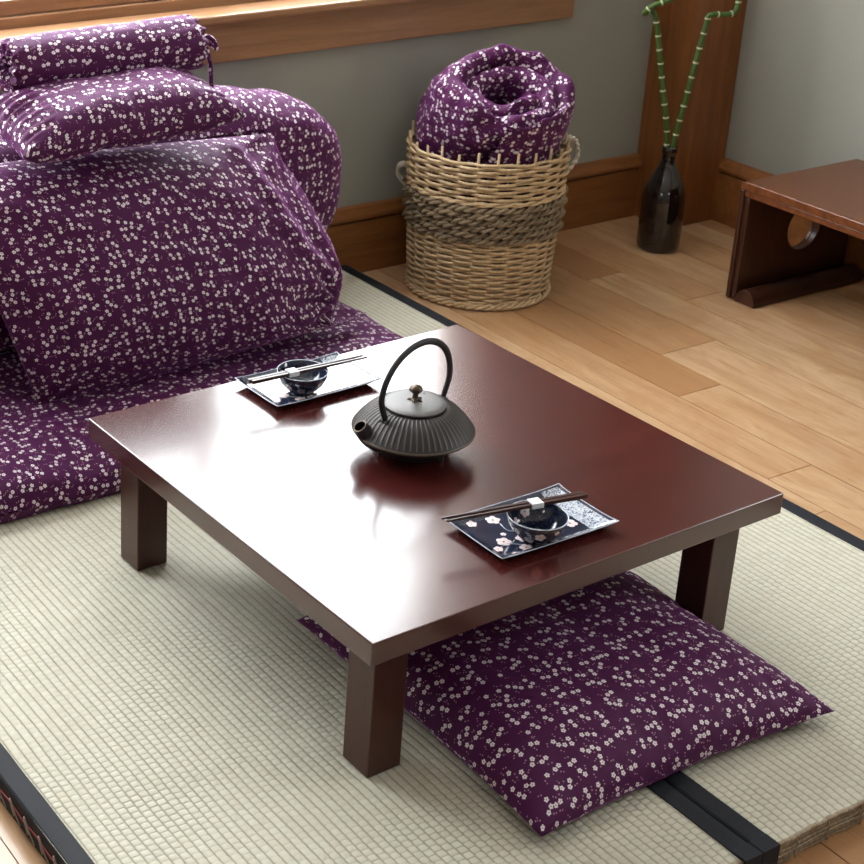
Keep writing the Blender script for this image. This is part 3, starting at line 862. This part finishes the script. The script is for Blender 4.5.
# rolled quilt in the basket
qr = Vector((.845, -.534, 0)); qt = Vector((-.54, -.84, 0)); qz = Vector((0, 0, 1))
ax = (qr*.30+qt*.62+qz*.72).normalized()
e1 = (qr-ax*qr.dot(ax)).normalized(); e2 = ax.cross(e1)
qc = Vector((BX, BY, 0))+qz*.474-qr*.018-qt*.005
q_ = MB()
TURN = 2.35
def qpt(a, b):
    # a around the thick cloth section, b along the spiral
    th = b*TURN*2*PI + 4.5
    rc = .166 - .112*b*1.02 + .010*sin(th*2+1)
    half = .19*(1-.20*b); tk = .044*(1-.18*b)
    if b < .04: tk *= .5+.5*b/.04
    if b > .95: tk *= max(.15, (1-b)/.05); half *= .8
    ph = 2*PI*a; c_, s_ = cos(ph), sin(ph)
    rr = math.copysign(abs(c_)**.9, c_)*tk; aa = math.copysign(abs(s_)**.75, s_)*half
    dirr = e1*cos(th)+e2*sin(th)
    P = qc + dirr*(rc+rr) + ax*(aa + .030*sin(th*1.0+2.2) + .05*(.4-b)*-1*.0)
    # the rim swells and puckers
    w = .016*nz(P.x*11, P.y*11, P.z*11+3)+.012*nz(P.x*26, P.y*26, P.z*26)
    P += dirr*w*(1 if rr > 0 else -.5) + ax*.030*nz(P.x*13+4, P.y*13, P.z*13)*max(0, s_)
    # the basket holds it in
    h = Vector((P.x-BX, P.y-BY, 0)); lim = .178 + .026*max(0, min(1, (P.z-.05)/.4)) + .024*sm(.44, .54, P.z)
    if h.length > lim*.9:
        nl = lim*.9 + lim*.1*(1-math.exp(-(h.length-lim*.9)/(lim*.1))); h *= nl/h.length; P.x, P.y = BX+h.x, BY+h.y
    return tuple(P)
q_.grid(qpt, 44, 300, lambda a, b: (a*1.0, b*2.0), closeu=True)
q_o = q_.build('rolled_quilt', MAT['fabric'], boxuv=True, angle=180, fix=True)
tag(q_o, 'plum blossom quilt rolled into a spiral and stuffed upright in the wicker basket', 'quilt')

# ------------------------------------------------------------------ bottle and bamboo
OX, OY = 2.371, 1.630
bt = MB()
prof_ = [(.0, .002), (.052, .002), (.060, .006), (.0635, .016), (.0640, .06), (.0640, .165), (.061, .188), (.052, .215), (.038, .245), (.0265, .270), (.0205, .290), (.0195, .312), (.0230, .316), (.0235, .330), (.0215, .334), (.0175, .334), (.0155, .325), (.0155, .20), (.0, .19)]
pp = []
for (r0, z0), (r1, z1) in zip(prof_[:-1], prof_[1:]): pp += [(r0, z0)]
bt.lathe(prof_, 64)
bt.v = [(x, y, z*.957) for x, y, z in bt.v]
b_o = bt.build('glass_bottle', MAT['glass_dark'], loc=(OX, OY, 0), sub=0, angle=50)
tag(b_o, 'dark brown glass bottle used as a vase on the wooden floor before the post', 'bottle')

def bamboo(path, rads, nodes, label):
    root = tag(empty('bamboo_stalk', path[0]), label, 'bamboo', 'bamboo stalks in the bottle')
    p0 = Vector(path[0]); P = spline([Vector(p)-p0 for p in path], 12)
    # cumulative length
    L = [0]
    for a, b_ in zip(P[:-1], P[1:]): L.append(L[-1]+(b_-a).length)
    r0 = rads*.86
    rr = []
    for l in L:
        dn = min(abs(l-n_) for n_ in nodes); rr.append(r0*(1+.10*math.exp(-(dn/.004)**2)))
    MB().tube(P, rr, 12).build('cane', MAT['bamboo'], root, angle=180)
    for n_ in nodes:
        if n_ >= L[-1]: continue
        i = max(j for j in range(len(L)) if L[j] <= n_); i = min(i, len(P)-2)
        f_ = (n_-L[i])/(L[i+1]-L[i]); c_ = P[i].lerp(P[i+1], f_); t_ = (P[i+1]-P[i]).normalized()
        MB().tube([c_-t_*.0028, c_-t_*.0012, c_+t_*.0012, c_+t_*.0028], [r0*1.02, r0*1.24, r0*1.24, r0*1.02], 12).build('cane_node', MAT['node'], root, angle=180)
    return root
RV = CAM_R; UVv = Vector((0, 0, 1)); FV = Vector((.54, .84, 0))
bc = Vector((OX-.004, OY+.002, -.016))
# screen-right vector keeps the stalks in a plane facing the viewer's side of the room
def bp(dx, z, dy=0.0): return bc + Vector((.845, -.534, 0))*dx + FV*dy + UVv*z
bamboo([bp(-.004, .20, .004), bp(-.007, .36, .004), bp(-.036, .50, .004), bp(-.070, .66, .002), bp(-.084, .715, .0), bp(-.100, .738, -.01), bp(-.124, .736, -.03), bp(-.128, .746, -.05), bp(-.108, .765, -.055), bp(-.05, .79, -.05), bp(-.02, .84, -.02)],
       .0088, [.14+i*.0415 for i in range(10)]+[.575, .62, .66, .70], 'green lucky bamboo stalk, the more upright one, its top curling to the side')
bamboo([bp(.006, .20, -.004), bp(.014, .36, -.004), bp(.034, .50, -.002), bp(.056, .655, .0), bp(.064, .708, .0), bp(.067, .726, .0), bp(.080, .730, .0), bp(.110, .729, .006), bp(.138, .732, .012), bp(.150, .750, .016), bp(.147, .785, .02), bp(.115, .835, .02)],
       .0088, [.13+i*.0435 for i in range(10)]+[.558, .60, .64, .70], 'green lucky bamboo stalk slanting away from the other, its top bent level and back up')

# ------------------------------------------------------------------ teapot
TZ = TH_
PX, PY = .443, .457
tp = tag(empty('cast_iron_teapot', (PX, PY, TZ)), 'black ribbed cast iron teapot with tall arched handle on the low table', 'teapot')
def tp_prof():
    P = [(.0, .0085), (.060, .0085), (.067, .010), (.073, .016), (.080, .024)]
    P += [(.090, .031), (.102, .038), (.1085, .0425), (.1115, .0455), (.1118, .0475), (.1095, .0495)]
    # upper shoulder, finely sampled for the ribs
    for i in range(1, 22):
        t_ = i/21; r_ = .1095-(.1095-.058)*t_; z_ = .0495+.0415*(1-(1-t_)**1.75)
        P.append((r_, z_))
    P += [(.054, .0915), (.052, .090), (.0, .090)]
    return P
def ribm(r_, z_, th, i):
    if z_ > .0500 and .0585 < r_ < .1085:
        w = max(0, cos(RIBS*th)); e = min(1, (r_-.0585)/.004, (.1085-r_)/.003)
        return r_+.0004*w*e, z_+.0013*w*e
    return r_, z_
MB().lathe(tp_prof(), RIBS*8, mod=ribm).build('pot_body', MAT['iron_ribbed'], tp, angle=60)
lid = MB().lathe([(.0, .0912), (.052, .0912), (.0558, .0928), (.0566, .0958), (.0548, .0978), (.045, .1000), (.030, .1015), (.016, .1022), (.0, .1024)], 96).build('lid', MAT['iron_lid'], tp, angle=50)
def knobm(r_, z_, th, i): return (r_*(1+.09*abs(cos(3.5*th))) if z_ > .112 and r_ > .006 else r_, z_)
kb = MB().lathe([(.0, .0986), (.0085, .0988), (.0090, .100), (.0055, .1025), (.0048, .108), (.0062, .112), (.0100, .1155), (.0118, .1195), (.0105, .1235), (.0060, .1265), (.0, .1272)], 56, mod=knobm)
for i in range(5):
    a = 2*PI*i/5; kb.tube([(.004*cos(a), .004*sin(a), .100), (.0115*cos(a), .0115*sin(a), .0992), (.015*cos(a), .015*sin(a), .0988)], [.003, .0028, .001], 6)
kb.v = [(x, y, z+.0034) for x, y, z in kb.v]
kb.build('lid_knob', MAT['bronze'], lid, angle=60)
MB().tube([(.032, .014, .1008), (.032, .014, .1018)], .0018, 10).build('steam_hole', MAT['iron'], lid)
hd = Vector((.150, .022, 0)).normalized(); hp = Vector((-hd.y, hd.x, 0)); hc = Vector((.0, .0, 0))
arch = [(-.0755, .079), (-.078, .090), (-.082, .108), (-.084, .130), (-.079, .158), (-.066, .184), (-.044, .206), (-.014, .2195), (.020, .2195), (.050, .204), (.070, .178), (.0805, .148), (.0835, .122), (.0810, .102), (.0770, .086), (.0750, .078)]
pth = spline([hc+hd*(a*(1.0+.07*sm(.085, .13, z_))+.004*sm(.10, .2, z_))+Vector((0,0,z_ if z_ < .12 else .12+(z_-.12)*.90)) for a, z_ in arch], 8)
n_ = len(pth)
MB().tube(pth, [.0066*(1-.25*abs(2*i/(n_-1)-1)**4) for i in range(n_)], 12, flat=.75, up=tuple(hp)).build('arched_handle', MAT['iron'], tp, angle=180)
for s_ in (-1, 1):
    c_ = hd*(.0755*s_); 
    lg = MB().tube([c_-hp*.008+Vector((0,0,.080)), c_+hp*.008+Vector((0,0,.080))], .0072, 14)
    lg.tube([c_+Vector((0,0,.064)), c_+Vector((0,0,.080))], .0070, 10)
    lg.build('handle_lug', MAT['iron'], tp, angle=60)
sd = Vector((-.992, .12, 0)).normalized()
# hollow spout
so = [sd*.072+Vector((0,0,.036)), sd*.090+Vector((0,0,.046)), sd*.103+Vector((0,0,.058)), sd*.1125+Vector((0,0,.0705))]
sp_ = spline(so, 6); rO = [.0235-.0105*(i/(len(sp_)-1))**.8 for i in range(len(sp_))]
mb = MB(); seg = 24; vs = []; 
allp = [(p_, r_) for p_, r_ in zip(sp_, rO)] + [(p_, r_-.0028) for p_, r_ in list(zip(sp_, rO))[::-1][:10]]
for i, (p_, r_) in enumerate(allp):
    k_ = min(i, len(sp_)-1) if i < len(sp_) else 2*len(sp_)-1-i
    t_ = (sp_[min(k_+1, len(sp_)-1)]-sp_[max(k_-1, 0)]).normalized(); a_ = sd.cross(Vector((0,0,1))).normalized(); b_ = t_.cross(a_)
    for k in range(seg):
        th = 2*PI*k/seg; vs.append(p_+(a_*cos(th)+b_*sin(th))*r_)
fs = [(i*seg+k, i*seg+(k+1) % seg, (i+1)*seg+(k+1) % seg, (i+1)*seg+k) for i in range(len(allp)-1) for k in range(seg)]
fs.append(tuple((len(allp)-1)*seg+k for k in range(seg)))
mb.add(vs, fs); spt = mb.build('spout', MAT['iron'], tp, angle=60, fix=True)
tipc = sp_[-1]; tt_ = (sp_[-1]-sp_[-2]).normalized(); a_ = sd.cross(Vector((0,0,1))).normalized(); b_ = tt_.cross(a_)
MB().tube([tipc+(a_*cos(2*PI*k/32)+b_*sin(2*PI*k/32))*.0117 for k in range(32)], .0016, 8, closed=True).build('spout_rim', MAT['bronze'], spt, angle=180)
for i in range(3):
    a = 2*PI*i/3+PI*.93
    MB().tube([(.062*cos(a), .062*sin(a), .014), (.064*cos(a), .064*sin(a), .0005)], [.0062, .0045], 10).build('foot', MAT['iron'], tp, angle=60)

# ------------------------------------------------------------------ plates, bowls, chopsticks
PLW, PLD = .246, .146
def make_plate(label):
    root = tag(empty('rectangular_plate'), label, 'plate', 'plates on the low table')
    def outer(s, t_, lift=0):       # dish surface: flat floor, sloping rim, flared corners
        x = PLW*(s-.5); y = PLD*(t_-.5); e = min(min(s, 1-s)*PLW, min(t_, 1-t_)*PLD)
        k = 1-sm(0, .020, e); cor = (abs(2*s-1)*abs(2*t_-1))**4
        z = .0045+.0085*k + .003*cor*k
        return (x*(1+.012*cor), y*(1+.012*cor), z+lift)
    mb = MB(); mb.grid(lambda a, b_: outer(a, b_), 60, 40)
    # underside
    def under(s, t_):
        x, y, z = outer(1-s, t_); e = min(min(s, 1-s)*PLW, min(t_, 1-t_)*PLD)
        k = sm(0, .014, e); inner = sm(.03, .036, e)
        return (x*(1-.0*k), y, z-.0032*k-.0012*inner*0)
    mb.grid(under, 60, 40)
    mb.build('dish', MAT['glaze'], root, angle=50, fix=True)
    MB().box(-PLW*.36, PLW*.36, -PLD*.33, PLD*.33, .0004, .0022).build('foot_ring', MAT['glaze'], root, smooth=False)
    # pale rim line
    pts = []
    for k in range(60): pts.append(outer(k/60, 0))
    for k in range(40): pts.append(outer(1, k/40))
    for k in range(60): pts.append(outer(1-k/60, 1))
    for k in range(40): pts.append(outer(0, 1-k/40))
    MB().tube(pts, .0010, 6, closed=True).build('rim_line', MAT['rimglaze'], root, angle=180)
    def zat(x, y): return outer(x/PLW+.5, y/PLD+.5)[2]
    # marbled band across the far short end
    bd = MB()
    bd.grid(lambda a, b_: outer(.825+.15*a, .03+.94*b_, .00045), 16, 30)
    bd.build('marbled_band', MAT['border'], root, angle=180)
    fl_ = MB(); tw = MB()
    flowers = [(-.075, -.020, .0125), (-.055, -.052, .011), (-.098, -.034, .008), (-.030, -.058, .0115), (-.083, -.060, .007), (-.040, -.026, .012), (-.045, .044, .0125), (-.085, .050, .009), (.062, -.026, .0125), (.074, -.004, .005), (-.006, -.064, .007), (-.015, -.046, .004), (-.06, -.001, .005)]
    for (fx, fy, fr) in flowers:
        a0 = fx*90; fl_ = MB()
        for k in range(5):
            a = a0+2*PI*k/5; cx, cy = fx+fr*.58*cos(a), fy+fr*.58*sin(a); n = 14; rad = fr*.46
            vs = [(cx, cy, zat(cx, cy)+.0012)]
            for j in range(n):
                b_ = 2*PI*j/n; xx, yy = cx+rad*cos(b_), cy+rad*sin(b_); vs.append((xx, yy, zat(xx, yy)+.0006))
            fl_.add(vs, [(0, 1+j, 1+(j+1) % n) for j in range(n)])
        fl_.build('blossom', MAT['blossom'], root, angle=180)
    for P in ([(-.045, -.052), (-.036, -.030), (-.030, -.010), (-.045, .006), (-.042, .03)], [(-.052, -.045), (-.070, -.030), (-.09, -.030)], [(-.03, -.01), (-.01, .0), (.02, .03), (.03, .06)]):
        tw.tube([(x, y, zat(x, y)+.0003) for x, y in [(v.x, v.y) for v in spline([(a, b_, 0) for a, b_ in P], 5)]], .0009, 5)
    tw.build('twig_relief', MAT['twig'], root, angle=180)
    return root
def make_bowl(label):
    root = tag(empty('tea_bowl'), label, 'bowl', 'small bowls on the plates')
    MB().lathe([(.0, .0015), (.021, .0015), (.0215, .0), (.024, .0), (.0245, .004), (.034, .011), (.0435, .022), (.0500, .036), (.0525, .0465), (.0515, .0475), (.0500, .0465), (.0475, .036), (.041, .023), (.031, .012), (.018, .0075), (.0, .0065)], 72).build('bowl_body', MAT['glaze'], root, angle=60)
    MB().tube([(.0520*cos(2*PI*k/72), .0520*sin(2*PI*k/72), .0470) for k in range(72)], .0012, 6, closed=True).build('rim_line', MAT['rimglaze'], root, angle=180)
    fl_ = MB()
    def wallr(z_, inner): 
        tab = [(.011, .034), (.022, .0435), (.036, .0500), (.0465, .0525)] if not inner else [(.012, .031), (.023, .041), (.036, .0475), (.0465, .0500)]
        for (z0, r0), (z1, r1) in zip(tab[:-1], tab[1:]):
            if z_ <= z1: return r0+(r1-r0)*(z_-z0)/(z1-z0)
        return tab[-1][1]
    for (a0, z0, fr, inner) in ((-2.6, .030, .0095, 0), (-1.2, .026, .009, 0), (.9, .030, .010, 1), (2.1, .033, .008, 1), (-.2, .032, .009, 0), (2.9, .026, .007, 1), (1.5, .022, .006, 1), (-2.0, .036, .005, 0)):
        fl_ = MB()
        for k in range(5):
            a = 2*PI*k/5; n = 10; vs = []
            def q(du_, dz_): 
                z_ = z0+dz_; r_ = wallr(z_, inner)+(-.0006 if inner else .0006); th = a0+du_/.045; return (r_*cos(th), r_*sin(th), z_)
            cu, cz = fr*.56*cos(a), fr*.56*sin(a)*.9
            vs = [q(cu, cz)]+[q(cu+fr*.44*cos(2*PI*j/n), cz+fr*.40*sin(2*PI*j/n)) for j in range(n)]
            fl_.add(vs, [(0, 1+j, 1+(j+1) % n) for j in range(n)])
        fl_.build('blossom', MAT['blossom'], root, angle=180)
    return root
def make_sticks(label, length=.262):
    """two tapering sticks side by side joined by a paper sleeve; thick end at +x"""
    root = tag(empty('chopstick_pair'), label, 'chopsticks', 'chopstick pairs laid across the bowls')
    for k, (y0, dx, a_) in enumerate(((-.0044, 0, .002), (.0044, -.004, -.002))):
        n = 10; P = [(-length/2+dx+length*i/n, y0+a_*(i/n-.62)*.6, 0) for i in range(n+1)]
        MB().tube(P, [.0022+.0028*(i/n)**.8 for i in range(n+1)], 4, up=(0, .7, .7)).build('chopstick', MAT['stick'], root, bevel=.0004, angle=30)
    x0, x1 = length*.095, length*.175
    MB().prism([(-.0102, -.0050), (.0102, -.0050), (.0108, 0), (.0102, .0050), (-.0102, .0050), (-.0108, 0)], x0, x1, lambda a, b_, h: (h, a, b_)).build('paper_sleeve', MAT['paper'], root, bevel=.0008, angle=50, fix=True)
    return root
pl1 = make_plate('dark blue blossom plate near the front edge of the low table, above the floor cushion'); pl1.location = (.437, .136, TZ+.0002); pl1.rotation_euler.z = -.035
bw1 = make_bowl('small indigo bowl with pink blossoms on the plate above the floor cushion'); bw1.scale = (.95,)*3; bw1.location = (.412, .099, TZ+.0050); bw1.rotation_euler.z = .4
st1 = make_sticks('dark chopsticks in a white sleeve across the bowl nearest the floor cushion')
pl2 = copy_tree(pl1); pl2.location = (.442, .778, TZ+.0002); pl2.rotation_euler.z = .0
pl2['label'] = 'blossom plate by the mattress side of the low table, shining white with window light'
bw2 = copy_tree(bw1); bw2.location = (.410, .754, TZ+.0050); bw2.rotation_euler.z = 1.3
bw2['label'] = 'small indigo bowl on the plate nearest the mattress and leaning cushion'
st2 = copy_tree(st1); st2['label'] = 'dark chopsticks in a white sleeve across the bowl nearest the mattress'
def aim(o, thick, thin):
    a, b_ = Vector(thick), Vector(thin); d = a-b_; o.location = (a+b_)/2
    o.rotation_euler = (0, -math.atan2(d.z, math.hypot(d.x, d.y)), math.atan2(d.y, d.x))
zs = TZ+.0050+.0458+.0045
aim(st1, (.523, .102, zs+.0005), (.263, .158, zs))
aim(st2, (.284, .753, zs), (.546, .737, zs))

# ------------------------------------------------------------------ light
w = bpy.data.worlds.new('World'); C.world = w; w.use_nodes = True
bg = w.node_tree.nodes['Background']; bg.inputs[0].default_value = (.95, .975, 1.0, 1); bg.inputs[1].default_value = 21.0
def portal(name, c, sx, sy, rot):
    l = bpy.data.lights.new(name, 'AREA'); l.shape = 'RECTANGLE'; l.size = sx; l.size_y = sy; l.cycles.is_portal = True
    o = bpy.data.objects.new(name, l); COL.objects.link(o); o.location = c; o.rotation_euler = rot; return o
zc = (WIN_Z[0]+WIN_Z[1])/2
def prot(dirv):   # area lights shine along local -Z
    return Vector(dirv).to_track_quat('-Z', 'Y').to_euler()
portal('window_portal', room((WIN_U[0]+WIN_U[1])/2, V1+TH+.02, zc), WIN_U[1]-WIN_U[0], WIN_Z[1]-WIN_Z[0], prot(room(0, -1)))
portal('window_portal', room(U1+TH+.02, (RW[0]+RW[1])/2, (RW[2]+RW[3])/2), RW[1]-RW[0], RW[3]-RW[2], prot(room(-1, 0)))
portal('window_portal', room(U0-TH-.02, (LW[0]+LW[1])/2, (LW[2]+LW[3])/2), LW[1]-LW[0], LW[3]-LW[2], prot(room(1, 0)))
portal('window_portal', room((FW[0]+FW[1])/2, V0-TH-.02, (FW[2]+FW[3])/2), FW[1]-FW[0], FW[3]-FW[2], prot(room(0, 1)))

vs_ = C.view_settings
C.display_settings.display_device = 'sRGB'
vs_.view_transform = 'Standard'; vs_.look = 'None'; vs_.gamma = 1; vs_.exposure = -.36
try: vs_.use_curve_mapping = False
except Exception: pass
